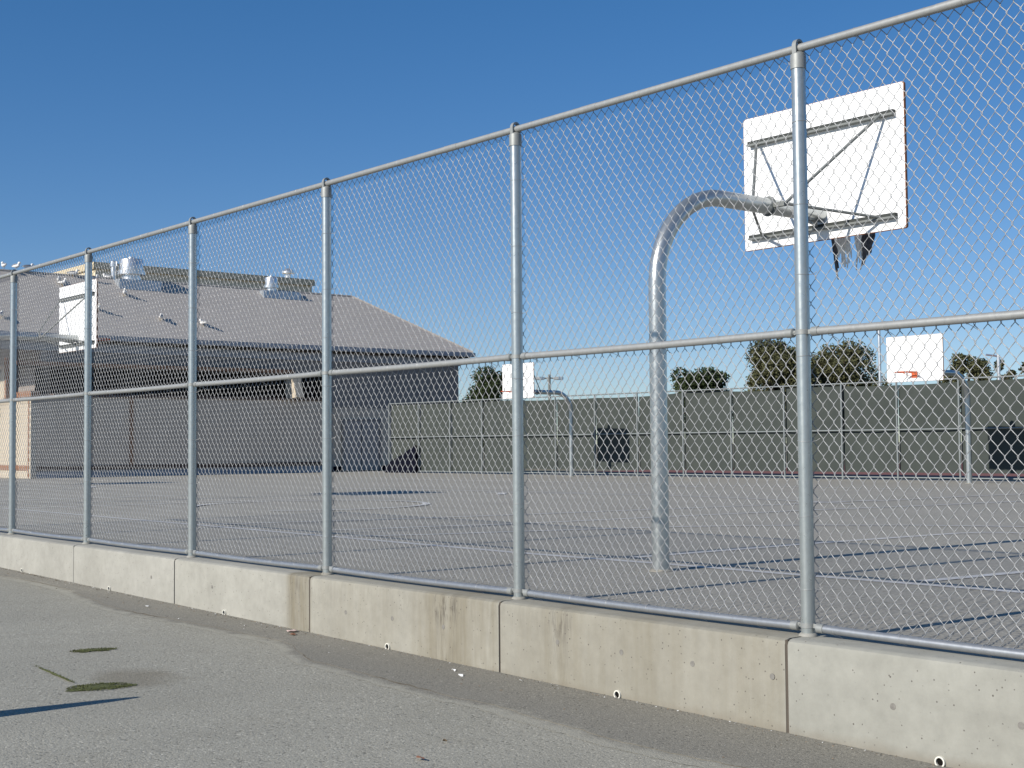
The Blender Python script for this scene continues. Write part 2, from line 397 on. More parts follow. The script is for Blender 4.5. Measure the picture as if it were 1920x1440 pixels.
# ------------------------------------------------------------------ concrete wall with drain pipes
wall = thing('concrete_wall', 'low stained concrete kerb wall carrying the tall chain link fence', 'wall', (-5, -.02, -.5))
J = [-16.2, -13.9, -11.55, -9.25, -6.93, -4.615, -2.31, -.01, 2.3, 4.6]
tints = [(1.05,1.05,1.06),(1.06,1.06,1.06),(1.07,1.06,1.04),(1.08,1.07,1.05),(1.07,1.06,1.03),(1.04,1.02,.97),(.98,.96,.91),(.95,.955,.93),(.99,1.01,1.05),(1,1,1)]
for i in range(len(J)-1):
    x0, x1 = J[i]+.009, J[i+1]-.009; b = .022
    prof = [(-.17,-.7),(-.17,-.03),(-.164,-.012),(-.148,-.003),(-.13,.001),(.13,.001),(.13,-.7)]
    sec = MB(); nseg = 10; vs = []; fs = []; n = len(prof)
    for k in range(nseg+1):
        x = x0 + (x1-x0)*k/nseg
        for (y, z) in prof:
            e = .004 if k in (0, nseg) and y < 0 else 0
            vs.append((x, y+e, z-e*.5 if z > -.6 else z))
    for k in range(nseg):
        for q in range(n): fs.append((k*n+q, k*n+(q+1)%n, (k+1)*n+(q+1)%n, (k+1)*n+q))
    fs += [tuple(range(n)), tuple(range(nseg*n, nseg*n+n))[::-1]]
    sec.add(vs, fs); sec.build('wall_panel', MT['conc'], wall, smooth=40, color=tints[i])
    g = (.158, .158, .164, .1698)[(3, 3, 3, 0, 2, 0, 2, 2, 2)[i]]
    MB().box((J[i+1]-.0085, -g, -.7), (J[i+1]+.0085, .12, -.006)).build('expansion_joint', MT['joint' if g < .167 else 'conc'], wall)
for x in (-13.05, -10.69, -8.33, -5.97, -3.55, -1.23, .87):
    zc = road_z(x) + .042
    p = MB(); p.lathe((x,-.17,zc), [(.019,.02),(.019,-.012),(.026,-.012),(.026,.02)], 20, 'y')
    dp = p.build('drain_pipe', MT['pvc'], wall, smooth=40)
    MB().lathe((x,-.17,zc), [(.0188,.0),(.0188,-.002)], 20, 'y').build('pipe_opening', MT['dark'], dp)
for x, z in ((.62,-.25),(1.27,-.24),(-.1,-.2),(-.65,-.2),(-1.2,-.2),(-1.75,-.2),(-2.9,-.22),(-3.5,-.22),(-4.1,-.23),(-6.2,-.2),(-7.4,-.2)):
    MB().lathe((x,-.1705,z), [(.016,.003),(.016,-.0008)], 14, 'y').build('tie_hole_patch', MT['hole'], wall)

# ------------------------------------------------------------------ near chain link fence
H, MID, LOW = 3.05, 1.562, .045
PX = [-13.75, -11.51, -9.31, -6.92, -4.627, -2.31, 0, 2.31]
fence = thing('chain_link_fence', 'tall galvanised chain link fence standing on the concrete kerb wall', 'fence', (-5, 0, 0))
def link_mesh(name, x0, x1, z0, z1, p, q, wr, mat, parent, yoff):
    h = p/2; nz = int(round((z1-z0)/(q/2))); base = []
    for j in range(nz+1):
        sgn = 1 if j % 2 else -1
        xa = sgn*(h/2 + wr*1.0); z = j*q/2
        base.append((xa, -sgn*wr*.45, z-.0028)); base.append((xa, sgn*wr*.45, z+.0028))
        if j < nz:
            xb = -xa; up_right = sgn < 0
            y = -wr*1.05 if not up_right else wr*1.05
            for t, tx in ((.15, .10), (.5, .5), (.85, .90)): base.append((xa+(xb-xa)*tx, y, z+q/2*t))
    P = np.array(base); ncol = int(round((x1-x0)/h)); n = 4; K = len(P)
    T = np.gradient(P, axis=0); T /= np.linalg.norm(T, axis=1, keepdims=True)
    A = np.cross(T, [0, 1, 0]); A /= np.linalg.norm(A, axis=1, keepdims=True); B = np.cross(T, A)
    ring = np.stack([P + wr*(math.cos(a)*A + math.sin(a)*B) for a in (0, math.pi/2, math.pi, 1.5*math.pi)], 1).reshape(-1, 3)
    V = []; F = []
    i = np.arange(K-1)[:, None]*n; k = np.arange(n)[None, :]; k2 = (k+1) % n
    Q = np.stack([i+k, i+k2, i+n+k2, i+n+k], -1).reshape(-1, 4)
    zz = ring[:, 2]
    for c in range(ncol+1):
        x = x0 + h*c; zs = z0 + (q/2 if c % 2 else 0) - (q/2 if c % 2 else 0)*0
        flip = 1
        R = ring.copy()
        R[:, 0] += x + .0016*np.sin(zz*3.1 + c*1.7) + .003*np.sin(zz*.9 + x*.7) + rng.normal(0, .0009)
        R[:, 2] += z0 + (q/2 if c % 2 else 0)
        R[:, 1] += yoff + .004 + .007*np.sin(x*2.2 + zz*1.3) + .003*np.sin(x*5.1 - zz*2.9)
        if c % 2:
            keep = (P[:, 2] + z0 + q/2) <= z1 + .004
            kk = int(keep.sum()); V.append(R[:kk*n]); Qc = Q[:(kk-1)*n]
        else: V.append(R); Qc = Q
        F.append(Qc + sum(len(v) for v in V[:-1]))
    V = np.concatenate(V); F = np.concatenate(F)
    off = np.array(parent.location)
    me = bpy.data.meshes.new(name); me.vertices.add(len(V)); me.vertices.foreach_set('co', (V-off).astype(np.float32).ravel())
    me.loops.add(F.size); me.loops.foreach_set('vertex_index', F.astype(np.int32).ravel())
    me.polygons.add(len(F)); me.polygons.foreach_set('loop_start', np.arange(0, F.size, 4, dtype=np.int32))
    me.polygons.foreach_set('use_smooth', np.ones(len(F), bool)); me.update(calc_edges=True); me.materials.append(mat)
    o = bpy.data.objects.new(name, me); COL.objects.link(o); o.parent = parent; return o
link_mesh('chain_link_mesh', -13.7, 2.3, .03, H, 2.31/34, .0887, .00225, MT['wire'], fence, .044)
# posts with loop caps, bands and ties
for x in PX:
    po = MB().tube([(x,0,.0),(x,0,2.985)], .0365, 28).build('post', MT['post'], fence, smooth=40)
    c = MB(); c.lathe((x,0,0), [(.041,2.94),(.041,3.005),(.039,3.017),(.026,3.028),(.01,3.03)], 28)
    lp = [(-.028,3.02),(-.029,3.055)] + [(-.029*math.cos(rad(a)), 3.058+.034*math.sin(rad(a))) for a in range(10,180,17)] + [(.029,3.055),(.028,3.02)]
    wv = []; 
    for (y, z) in lp:
        cy = Vector((y, z-3.045)); d = cy.normalized()*.006
        wv += [(x-.013,y-d.x,z-d.y),(x+.013,y-d.x,z-d.y),(x+.013,y+d.x,z+d.y),(x-.013,y+d.x,z+d.y)]
    c.add(wv, [(4*i+a, 4*i+(a+1)%4, 4*i+4+(a+1)%4, 4*i+4+a) for i in range(len(lp)-1) for a in range(4)])
    c.build('loop_cap', MT['cap'], po, smooth=35)
    for zb in (MID, LOW+.01):
        b = MB(); b.lathe((x,0,zb), [(.0375,-.013),(.0395,-.012),(.0395,.012),(.0375,.013)], 28)
        for s_ in (-1, 1):
            b.box((x+s_*.052-.016, -.008, zb-.011), (x+s_*.052+.016, -.003, zb+.011)); b.lathe((x+s_*.055,-.008,zb), [(.006,-.004),(.006,.0)], 8, 'y')
        b.build('brace_band', MT['cap'], po, smooth=35)
    z = .2 + random.uniform(0, .1)
    while z < 2.9:
        tilt = random.uniform(-.12, .12); t = MB()
        t.ring((x,0,z), .0378, .0016, (tilt, random.uniform(-.1,.1), 1), 24, 5)
        t.tube([(x+.036,.012,z-.004),(x+.05,.03,z),(x+.062,.044,z+.012)], .0016, 5)
        t.build('tie_wire', MT['tie'], po, smooth=60); z += random.uniform(.36, .44)
    MB().lathe((x,0,0), [(.05,.0005),(.048,.008),(.0385,.017)], 24).build('grout_collar', MT['conc'], po, smooth=50)
def rail_ties(x0, x1, z, r, parent, step=.42):
    x = x0 + .1
    while x < x1-.03:
        t = MB(); t.ring((x,.003,z), r+.0018, .0016, (1, random.uniform(-.06,.06), random.uniform(-.1,.1)), 20, 5)
        t.tube([(x,r*.3,z-r),(x+.012,.03,z-r-.012),(x+.03,.045,z-r-.03)], .0014, 5)
        t.build('tie_wire', MT['tie'], parent, smooth=60); x += step*random.uniform(.75, 1.15)
tr = MB().tube([(x, 0, H) for x in np.linspace(-13.9, 2.5, 40)], .0212, 20).build('top_rail', MT['rail'], fence, smooth=40)
rail_ties(-13.7, 2.3, H, .0212, tr, .5)
for x in (-10.4, -7.9, -3.0, -1.6, .9): MB().tube([(x-.07,0,H),(x+.07,0,H)], .0226, 20).build('rail_sleeve', MT['rail'], tr, smooth=40)
for a, b in zip(PX[:-1], PX[1:]):
    for z, nm, mt in ((MID, 'mid_rail', 'rail'), (LOW, 'bottom_rail', 'lowrail')):
        g = MB(); n = 12; sag = .004 if z == MID else .007
        g.tube([(a+.066+(b-a-.132)*i/n, 0, z-sag*4*(i/n)*(1-i/n)) for i in range(n+1)], .0212, 18)
        rl = g.build(nm, MT[mt], fence, smooth=40)
        rail_ties(a+.07, b-.07, z-.004, .0215, rl)
        for xe, s_ in ((a+.062, 1), (b-.062, -1)):
            e = MB(); e.tube([(xe-s_*.006,0,z),(xe,0,z),(xe+s_*.04,0,z)], [.014,.0243,.0243], 18)
            e.build('rail_end', MT['cap'], rl, smooth=35)

# ------------------------------------------------------------------ basketball hoops
def hoop(label, group, loc, bw, bh, zb, reach, pr, ztop, bend, net, ori=1):
    """ori=+1: the arm reaches towards +y (board back towards the street)."""
    X, Y, Z0 = loc; o = thing('basketball_hoop', label, 'basketball hoop', loc, group); s = ori
    yb = Y + s*reach
    pts = [(X, Y, Z0), (X, Y, ztop-bend-.6), (X, Y, ztop-bend-.25)]
    for i in range(0, 13):
        a = rad(90*i/12); pts.append((X, Y + s*bend*(1-math.cos(a)), ztop-bend + bend*math.sin(a)))
    pts.append((X, Y+s*(bend+.3), ztop)); pts.append((X, yb-s*.0, ztop))
    po = MB().tube(pts, pr, 28).build('pole', MT['pole'], o, smooth=40)
    MB().lathe((X,Y,Z0), [(pr+.03,.0),(pr+.03,.004),(pr+.008,.015)], 24).build('base_collar', MT['court'], po, smooth=40)
    # board: rounded corners, real thickness, rusty edge strip
    t = .03; c = .022; ya, yc = yb, yb + s*t
    prof = []
    for cx, cz, a0 in ((bw/2-c, bh-c, 0), (-bw/2+c, bh-c, 90), (-bw/2+c, c, 180), (bw/2-c, c, 270)):
        prof += [(X+cx+c*math.cos(rad(a0+k*30)), ya, zb+cz+c*math.sin(rad(a0+k*30))) for k in range(4)]
    bd = MB().prism(prof, (0, s*t, 0)).build('backboard', MT['board'], o)
    e = MB(); n = len(prof); ctr = Vector((X, ya, zb+bh/2))
    out = [Vector(p) + (Vector(p)-ctr).normalized()*.007 for p in prof]; inn = [Vector(p) + (Vector(p)-ctr).normalized()*.0005 for p in prof]
    d = Vector((0, s*.003, 0)); e_v = [p-d*-1 for p in inn] + [p-d*-1 for p in out] + [p+Vector((0,s*(t-.002),0)) for p in out] + [p+Vector((0,s*(t-.002),0)) for p in inn]
    e.add(e_v, [(L*n+i, L*n+(i+1)%n, ((L+1)%4)*n+(i+1)%n, ((L+1)%4)*n+i) for L in range(4) for i in range(n)])
    e.build('board_edge', MT['rust'], bd)
    # bracing on the back: two channels, struts to a collar on the arm
    zu, zl = zb+bh*.80, zb+bh*.09; xh = bw*.455; yf = yb - s*.045
    for zz in (zu, zl):
        ch = MB(); ch.box((X-xh, min(yf, yb-s*.001), zz-.006), (X+xh, max(yf, yb-s*.001), zz+.022), 0); yl = yf-s*.012; ch.box((X-xh, min(yl, yb-s*.001), zz-.024), (X+xh, max(yl, yb-s*.001), zz-.007), 1)
        ch.build('brace_channel', [MT['chan'], MT['steel']], o)
    yk = yb - s*.74; cw = .19
    k = MB(); k.ring((X, yk, ztop), pr+.008, .012, (0,1,0), 20, 6); k.box((X-cw, yk-.02, ztop-.02), (X-pr, yk+.02, ztop+.02)); k.box((X+pr, yk-.02, ztop-.02), (X+cw, yk+.02, ztop+.02))
    k.build('arm_collar', MT['steel'], o, smooth=40)
    for sx in (-1, 1):
        a = (X+sx*cw*.95, yk, ztop)
        MB().tube([a, (X+sx*xh*.86, yf, zu)], .014, 8).build('strut', MT['steel'], o, smooth=60)
        MB().tube([a, (X+sx*xh*.8, yf, zl)], .013, 8).build('strut', MT['steel'], o, smooth=60)
    pl = MB(); pl.prism([(X-.006, yb-s*.06, ztop-pr), (X-.006, yb-s*.3, ztop-pr*.98), (X-.006, yb-s*.06, zl)], (.012, 0, 0)); pl.build('gusset', MT['steel'], o)
    # rim in front of the board
    zr = zb + .23 if bh > 1.2 else zb+.2; rc = (X, yb+s*(t+(.24 if net else .15)+.228), zr)
    rm = MB(); rm.ring(rc, .228, .011, (0,0,1), 36, 8); rm.box((X-.075, min(yb+s*t, yb+s*(t+.012)), zr-.12), (X+.075, max(yb+s*t, yb+s*(t+.012)), zr+.03))
    for sx in (-.07, .07): rm.tube([(X+sx, yb+s*t, zr-.004), (X+sx*1.3, yb+s*(t+.17), zr-.002)], .009, 8); rm.tube([(X+sx, yb+s*t, zr-.1), (X+sx*2.2, yb+s*(t+.24), zr-.008)], .007, 8)
    ri = rm.build('rim', MT['rim'], o, smooth=50)
    if net:
        # torn net: ragged hanging strips, knotted dark at the top, sunlit ends of some painted white
        for a, wd, ln, lite in ((195,.05,.54,0),(238,.11,.36,0),(262,.11,.46,1),(282,.10,.48,1),(318,.05,.42,1),(336,.05,.44,0),(350,.05,.34,0),(75,.08,.3,0),(110,.08,.44,1)):
            m_ = MB()
            cx, cy = rc[0]+.225*math.cos(rad(a)), rc[1]+.225*math.sin(rad(a))
            tx, ty = -math.sin(rad(a)), math.cos(rad(a))
            for cord in range(7):
                f = (cord-3)/3; pts = []; L_ = ln*random.uniform(.7, 1.05)
                for j in range(7):
                    q = j/6; ww = wd*.5*f*(1-.35*q) + .012*math.sin(q*9+cord*2)
                    inward = .25*q*.225
                    pts.append((cx - inward*math.cos(rad(a)) + tx*ww, cy - inward*math.sin(rad(a)) + ty*ww, zr - q*L_))
                m_.tube(pts[:3] if lite else pts[:4], .011, 5, mi=0); m_.tube(pts[2:] if lite else pts[3:], [.0105,.011,.011,.009,.005][0 if lite else 1:], 5, mi=1)
            m_.build('net_strand', [MT['net'], MT['net_lit'] if lite else MT['net']], o, smooth=60)
    return o
HG = 'basketball hoops round the court'
hoop('large gooseneck hoop behind the near fence with ragged net and white backboard', HG, (-3.26, 2.28, -.03), 1.80, 1.275, 2.84, 2.15, .0705, 3.07, .78, True)
hoop('hoop whose white backboard stands in front of the grey shingle roof', HG, (-20.62, 2.28, -.03), 1.80, 1.275, 2.85, 2.15, .0705, 3.07, .78, False)
hoop('hoop out of view beyond the left end of the roof', HG, (-33.6, 2.28, -.03), 1.80, 1.275, 2.85, 2.15, .0705, 3.07, .78, False)
hoop('far hoop with narrow white board next to the round dark tree by the building', HG, (-27.5, 23.25, -.03), 1.48, 1.06, 2.42, 2.15, .07, 2.62, .62, False, -1)
hoop('far hoop with white board and orange rim above the dark windscreen at right', HG, (-13.86, 23.85, -.03), 1.5, 1.06, 2.39, 2.15, .07, 2.62, .62, False, -1)

# ------------------------------------------------------------------ far fence with windscreen
A0, B0 = Vector((-38.77, 24.04, 0)), Vector((-15.02, 25.5, 0)); dirv = (B0-A0).normalized(); nor = Vector((-dirv.y, dirv.x, 0))
def fp(x, off=0, z=0): t = (x-A0.x)/dirv.x; p = A0 + dirv*t + nor*off; return (p.x, p.y, z)
far = thing('windscreen_fence', 'far chain link court fence backed with grey green windscreen cloth', 'fence', fp(-26))
FX = [-38.77,-37.0,-35.2,-33.46,-31.6,-29.77,-27.96,-26.12,-24.26,-22.43,-20.54,-18.63,-16.92,-15.13,-13.3,-11.5,-9.7,-7.9]
for x in FX: MB().tube([fp(x,0,-.03), fp(x,0,2.6)], .028, 12).build('post', MT['farm'], far, smooth=40)
for z, nm in ((2.6,'top_rail'),(1.31,'mid_rail'),(.04,'bottom_rail')):
    MB().tube([fp(x,-.0,z) for x in (FX[0],)+tuple(FX[1:])], .021, 10).build(nm, MT['farm'], far, smooth=40)
# windscreen: one cloth per bay, sagging along its top
tops = {0:(2.58,2.57),1:(2.57,2.57),2:(2.57,2.57),3:(2.57,2.55),4:(2.52,2.5),5:(2.5,2.5),6:(2.5,2.49),7:(2.48,2.56),8:(2.57,2.57),9:(2.52,2.5),10:(2.56,2.57),11:(2.53,2.5),12:(2.5,2.52)}
for i in range(len(FX)-1):
    ta, tb = tops.get(i, (2.55, 2.53)); m = MB(); nx, nz = 14, 8; vs = []
    low = .17 if i >= 4 else .05
    for a in range(nx+1):
        f = a/nx; x = FX[i]+.01+(FX[i+1]-FX[i]-.02)*f
        for b in range(nz+1):
            g = b/nz; zt = ta+(tb-ta)*f - .015*math.sin(math.pi*f); z = low + (zt-low)*g
            vs.append(fp(x, .085 + .03*math.sin(f*math.pi)*math.sin(g*math.pi*2+i) + .010*math.sin(a*1.7+b*.8+i*2), z))
    m.add(vs, [(a*(nz+1)+b, (a+1)*(nz+1)+b, (a+1)*(nz+1)+b+1, a*(nz+1)+b+1) for a in range(nx) for b in range(nz)])
    m.build('windscreen_cloth', MT['screen'], far, smooth=60)
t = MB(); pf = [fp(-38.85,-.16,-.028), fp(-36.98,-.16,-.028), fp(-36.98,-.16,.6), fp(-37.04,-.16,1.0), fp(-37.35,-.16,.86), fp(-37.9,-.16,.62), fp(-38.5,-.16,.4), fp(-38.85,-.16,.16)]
t.prism(pf, nor*.1)  # near-black wedge painted in for the shadowed gap at the fence corner
tag(t.build('shade_wedge', MT['painted_shade']), 'dark wedge standing in for the shadowed gap at the far fence corner', 'painted_shade')

# ------------------------------------------------------------------ building with hip roof
bl = thing('school_building', 'long taupe building with grey shingle hip roof beside the court', 'building', (-45, 18, -.03))
EX, EZ, YE, YL, W = -42.0, 5.01, 30.65, 10.2, 3.75
RZ = 7.55; RXx = EX-W; BX = EX-2*W
rf = MB()
top = [(EX,YL,EZ),(EX,YE,EZ),(RXx,YE-W,RZ),(RXx,YL,RZ),(BX,YE,EZ),(BX,YL,EZ)]
rf.add(top + [(x,y,z-.08) for x,y,z in top], [(0,1,2,3),(1,4,2),(4,5,3,2),(0,3,5),(6,7,1,0),(7,10,4,1),(10,11,5,4),(11,6,0,5),(6,7,10,11)])
rf.build('hip_roof', MT['roof'], bl)
rc = MB(); rc.tube([(RXx,YL,RZ+.0),(RXx,YE-W,RZ+.0)], .05, 6); rc.tube([(RXx,YE-W,RZ),(EX,YE,EZ+.01)], .05, 6); rc.build('ridge_cap', MT['roof'], bl)
MB().box((EX-.02,YL,EZ-.2),(EX+.1,YE+.1,EZ-.02)).build('gutter', MT['gutter'], bl, bevel=.02)
MB().box((BX,YE-.02,EZ-.2),(EX-.03,YE+.1,EZ-.03)).build('gutter', MT['gutter'], bl, bevel=.02)
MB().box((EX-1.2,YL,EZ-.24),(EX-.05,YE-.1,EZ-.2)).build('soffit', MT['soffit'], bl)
MB().box((EX-.44,YL,4.42),(EX-.36,YE-.42,4.72)).build('frieze_board', MT['frieze'], bl)
wl = MB(); wl.box((BX+.4, 23.4, -.03),(EX-.4, YE-.45, 2.55)); wl.build('lower_wall', MT['bwall'], bl)
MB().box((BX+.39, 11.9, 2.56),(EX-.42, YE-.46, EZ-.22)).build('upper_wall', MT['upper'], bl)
MB().box((EX-.39,23.42,-.03),(EX-.37,YE-.5,.18)).build('foot_strip', MT['painted_shade'], bl)  # near-black strip painting the shadow along the foot of the wall
dr = MB().box((EX-.4,24.3,0),(EX-.36,26.0,2.02)).build('door', MT['door'], bl, bevel=.008)
dfr = MB(); dfr.box((EX-.4,24.2,0),(EX-.345,24.29,2.1)); dfr.box((EX-.4,26.01,0),(EX-.345,26.1,2.1)); dfr.box((EX-.4,24.2,2.03),(EX-.346,26.1,2.1)); dfr.build('door_frame', MT['upper'], dr)
MB().box((EX-.36,25.13,.02),(EX-.352,25.15,2.0)).build('door_gap', MT['soffit'], dr)
# annex with open breezeway above its wall
MB().box((EX-3, 11.6, .39),(EX, 23.39, 2.8)).build('annex_wall', MT['bwall'], bl)
MB().box((EX-3, 11.62, -.03),(EX-.03, 23.37, .24)).build('foot_strip', MT['frieze'], bl)
MB().box((EX-3, 11.58, .24),(EX+.02, 23.395, .39)).build('base_band', MT['dtrim'], bl)
MB().box((EX-.3, 12.2, 2.8),(EX+.03, 23.4, 2.9)).build('wall_coping', MT['dtrim'], bl)
MB().box((EX-.39, 10.9, 3.86),(EX+.04, 21.75, 4.0)).build('canopy_fascia', MT['trim'], bl)
MB().box((EX-.38, 11.0, 3.8),(EX-.02, 21.7, 3.86)).build('canopy_soffit', MT['soffit'], bl)
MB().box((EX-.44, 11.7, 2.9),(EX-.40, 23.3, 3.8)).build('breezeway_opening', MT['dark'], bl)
MB().box((EX-.2, 14.98, .4),(EX+.07, 15.1, 2.8)).build('downspout', MT['trim'], bl)
MB().prism([(EX-.2,21.5,2.85),(EX+.62,21.5,2.9),(EX+.36,21.5,3.66),(EX-.2,21.5,3.7)], (0,.35,0)).build('buttress', MT['cream'], bl)
MB().box((BX+.1, 10.25, 4.1),(EX-.1, 10.36, EZ-.21)).build('shade_beam', MT['dtrim'], bl)  # beam added to throw shade on the wall end behind it
# sunlit end wall of the annex
MB().box((-46.6, 11.44, .34),(EX-.02, 11.58, 2.78)).build('end_wall', MT['cream'], bl)
MB().box((-46.6, 11.425, .24),(EX-.28, 11.438, .42)).build('base_band', MT['trim'], bl)
MB().box((-46.6, 11.445, -.03),(EX-.03, 11.585, .24)).build('foot_strip', MT['cream'], bl)
MB().box((EX-.3, 11.42, -.02),(EX-.2, 11.44, 2.78)).build('downspout', MT['trim'], bl)
MB().box((EX-.1, 11.40, -.02),(EX+.03, 11.59, 2.78)).build('corner_board', MT['cream'], bl)
MB().box((-44.0, 11.38, 2.785),(EX+.05, 11.7, 2.98)).build('wall_coping', MT['trim'], bl)
MB().prism([(-44.75,11.5,2.9),(-44.75,11.5,4.2),(-46.6,11.5,2.25),(-46.6,11.5,1.9)], (0,.1,0)).build('gable_wall', MT['cream'], bl)
MB().prism([(-44.74,11.46,2.8),(-44.58,11.46,2.8),(-44.66,11.46,4.28),(-44.8,11.46,4.28)], (0,.12,0)).build('gable_trim', MT['trim'], bl)
ln = MB(); ln.box((-45.3,11.3,2.1),(-45.12,11.43,2.48)); ln.build('wall_lamp', MT['upper'], bl, bevel=.02)
# exhaust fans (stand on the roof curb as separate machines)
def fan(label, x, y0, y1, zb, zt, fy, r, zf, pipe=None):
    o = thing('roof_exhaust_fan', label, 'exhaust fan', (x-.5, (y0+y1)/2, zb), 'exhaust fans on the shingle roof')
    MB().box((x-1.0, y0, zb-.02),(x, y1, zt)).build('curb_box', MT['sheet'], o, bevel=.015)
    f = MB(); h = zf-zt
    f.lathe((x-.5, fy, zt), [(r*.75,0),(r*.75,h*.16),(r*.7,h*.17),(r*.7,h*.24),(r*1.1,h*.25),(r*1.1,h*.42),(r*.95,h*.46),(r*.95,h*.86),(r*.9,h*.9),(r*.3,h*.91),(r*.28,h),(r*.05,h)], 28)
    f.build('fan_housing', MT['fan'], o, smooth=40)
    return o
fan('large exhaust fan with spun metal hood on bluish curb, left on the roof', -45.09, 15.92, 17.65, 7.08, 7.49, 16.62, .47, 8.42)
fan('small exhaust fan on long metal curb, right one on the roof', -45.17, 22.21, 23.99, 7.13, 7.48, 22.84, .27, 8.15)
v = MB(); v.lathe((-45.78,15.98,7.4), [(.1,0),(.1,.62),(.13,.62),(.13,.82),(.1,.84)], 16); tag(v.build('vent_pipe', MT['fan'], smooth=40), 'short metal vent pipe beside the large roof exhaust fan', 'vent pipe')

# taller hall behind
gy = thing('gym_building', 'taller flat roofed cream hall rising behind the shingle roof', 'building', (-63, 26, 0))
MB().box((-72, 20.33, -.03),(-58, 32.3, 9.55)).build('wall', MT['gym'], gy)
MB().box((-72.1, 20.2, 9.56),(-57.88, 32.42, 9.88)).build('parapet_cap', MT['gymtrim'], gy)
v = MB(); v.lathe((-58.6,31.2,9.88), [(.16,0),(.16,.3),(.34,.32),(.34,.42),(.1,.58)], 16); tag(v.build('roof_vent', MT['fan'], smooth=40), 'mushroom roof vent on the far end of the cream hall', 'roof vent')

# ------------------------------------------------------------------ gulls
def roof_at(x, y): return EZ + (EX-x)*(RZ-EZ)/W
def gull_mesh(up=1.0):
    m = MB()
    m.lathe((0,0,.17), [(.004,-.24),(.03,-.2),(.05,-.12),(.072,-.02),(.075,.05),(.06,.11),(.04,.15),(.02,.17)], 12, 'x', 0)
    m.lathe((.165,0,.27), [(.006,-.055),(.035,-.04),(.044,0),(.036,.035),(.012,.055)], 10, 'x', 0)
    m.tube([(.12,0,.19),(.15,0,.24),(.165,0,.27)], [.05,.04,.035], 10, mi=0)
    m.tube([(.21,0,.265),(.265,0,.255)], [.012,.004], 6, mi=2)
    for s_ in (-1, 1):
        m.add([(.1,s_*.055,.2),(.02,s_*.082,.205),(-.12,s_*.06,.19),(-.3,s_*.02,.155),(-.12,s_*.03,.235),(.03,s_*.035,.25),(.1,s_*.02,.235)], [(0,1,6),(1,5,6),(1,2,4,5),(2,3,4)], 1)
        m.tube([(.0,s_*.03,.12),(.01,s_*.03,.0)], .006, 5, mi=2)
    return m
g0 = None
G = [(-45.75,11.75,180,'gull on the roof ridge at the far left'), (-45.75,12.2,20,'gull on the ridge left of the second fence post'),
     (-45.75,12.65,100,'third gull along the ridge just behind the top rail'), (-45.13,13.56,160,'upper gull perched above the middle hoop backboard'),
     (-44.96,13.62,30,'lower gull just above the middle hoop backboard corner'), (-45.64,14.31,60,'gull below the ridge in front of the cream hall corner'),
     (-45.88,15.75,200,'gull next to the vent pipe foot'), (-44.57,15.9,-20,'gull below the large exhaust fan curb'),
     (-43.08,16.68,150,'gull low on the roof near the third post'), (-43.46,14.38,0,'gull right of the middle hoop backboard'),
     (-42.68,10.6,150,'gull low on the roof at the left edge'), (-45.4,15.0,90,'grey gull between the cream hall corner and the fan curb'),
     (-42.86,18.3,190,'gull low on the roof right of the third post')]
for x, y, a, lab in G:
    if g0 is None: g0 = gull_mesh().build('gull', [MT['gw'], MT['gg'], MT['gy']], smooth=60); o = g0
    else: o = g0.copy(); COL.objects.link(o)
    tag(o, 'white and grey ' + lab if not lab.startswith('grey') else lab, 'gull', 'gulls resting on the roof')
    z = RZ+.04 if x == -45.75 else min(roof_at(x, y), RZ) + (.0)
    if x < -45.75: z = RZ - (-45.75-x)*.676
    o.location = (x, y, z-.005); o.rotation_euler = (0, 0, rad(a)); o.scale = (1.0,)*3

# ------------------------------------------------------------------ poles beyond the fence
o = thing('light_pole', 'grey light pole with two lamp heads beyond the far fence', 'light pole', (-51.9,43.74,-.034), 'light poles beyond the far fence')
MB().tube([(-51.9,43.74,-.03),(-51.9,43.74,4.85)], [.1,.075], 12).build('pole', MT['steel'], o, smooth=40)
MB().tube([(-52.2,43.4,4.62),(-51.9,43.74,4.66),(-51.6,44.08,4.62)], .04, 8).build('cross_arm', MT['steel'], o, smooth=40)
for s_ in (-1, 1):
    MB().box((-51.9+s_*.34-.2, 43.74+s_*.4-.2, 4.55),(-51.9+s_*.34+.2, 43.74+s_*.4+.2, 4.72)).build('lamp_head', MT['fan'], o, bevel=.03)
o = thing('light_pole', 'thin white pole left of the right far hoop board', 'light pole', (-22.34,32.35,-.034), 'light poles beyond the far fence')
MB().tube([(-22.34,32.35,-.03),(-22.34,32.35,4.75)], .05, 12).build('pole', MT['fan'], o, smooth=40)
MB().lathe((-22.34,32.35,4.75), [(.055,0),(.055,.05),(.02,.08)], 12).build('pole_cap', MT['fan'], o, smooth=40)
o = thing('light_pole', 'thin white pole with short side arm right of the right far hoop board', 'light pole', (-22.56,39.98,-.034), 'light poles beyond the far fence')
MB().tube([(-22.56,39.98,-.03),(-22.56,39.98,4.15)], .06, 12).build('pole', MT['fan'], o, smooth=40)
MB().tube([(-22.56,39.98,4.1),(-22.85,39.62,4.16)], .035, 8).build('side_arm', MT['fan'], o, smooth=40)

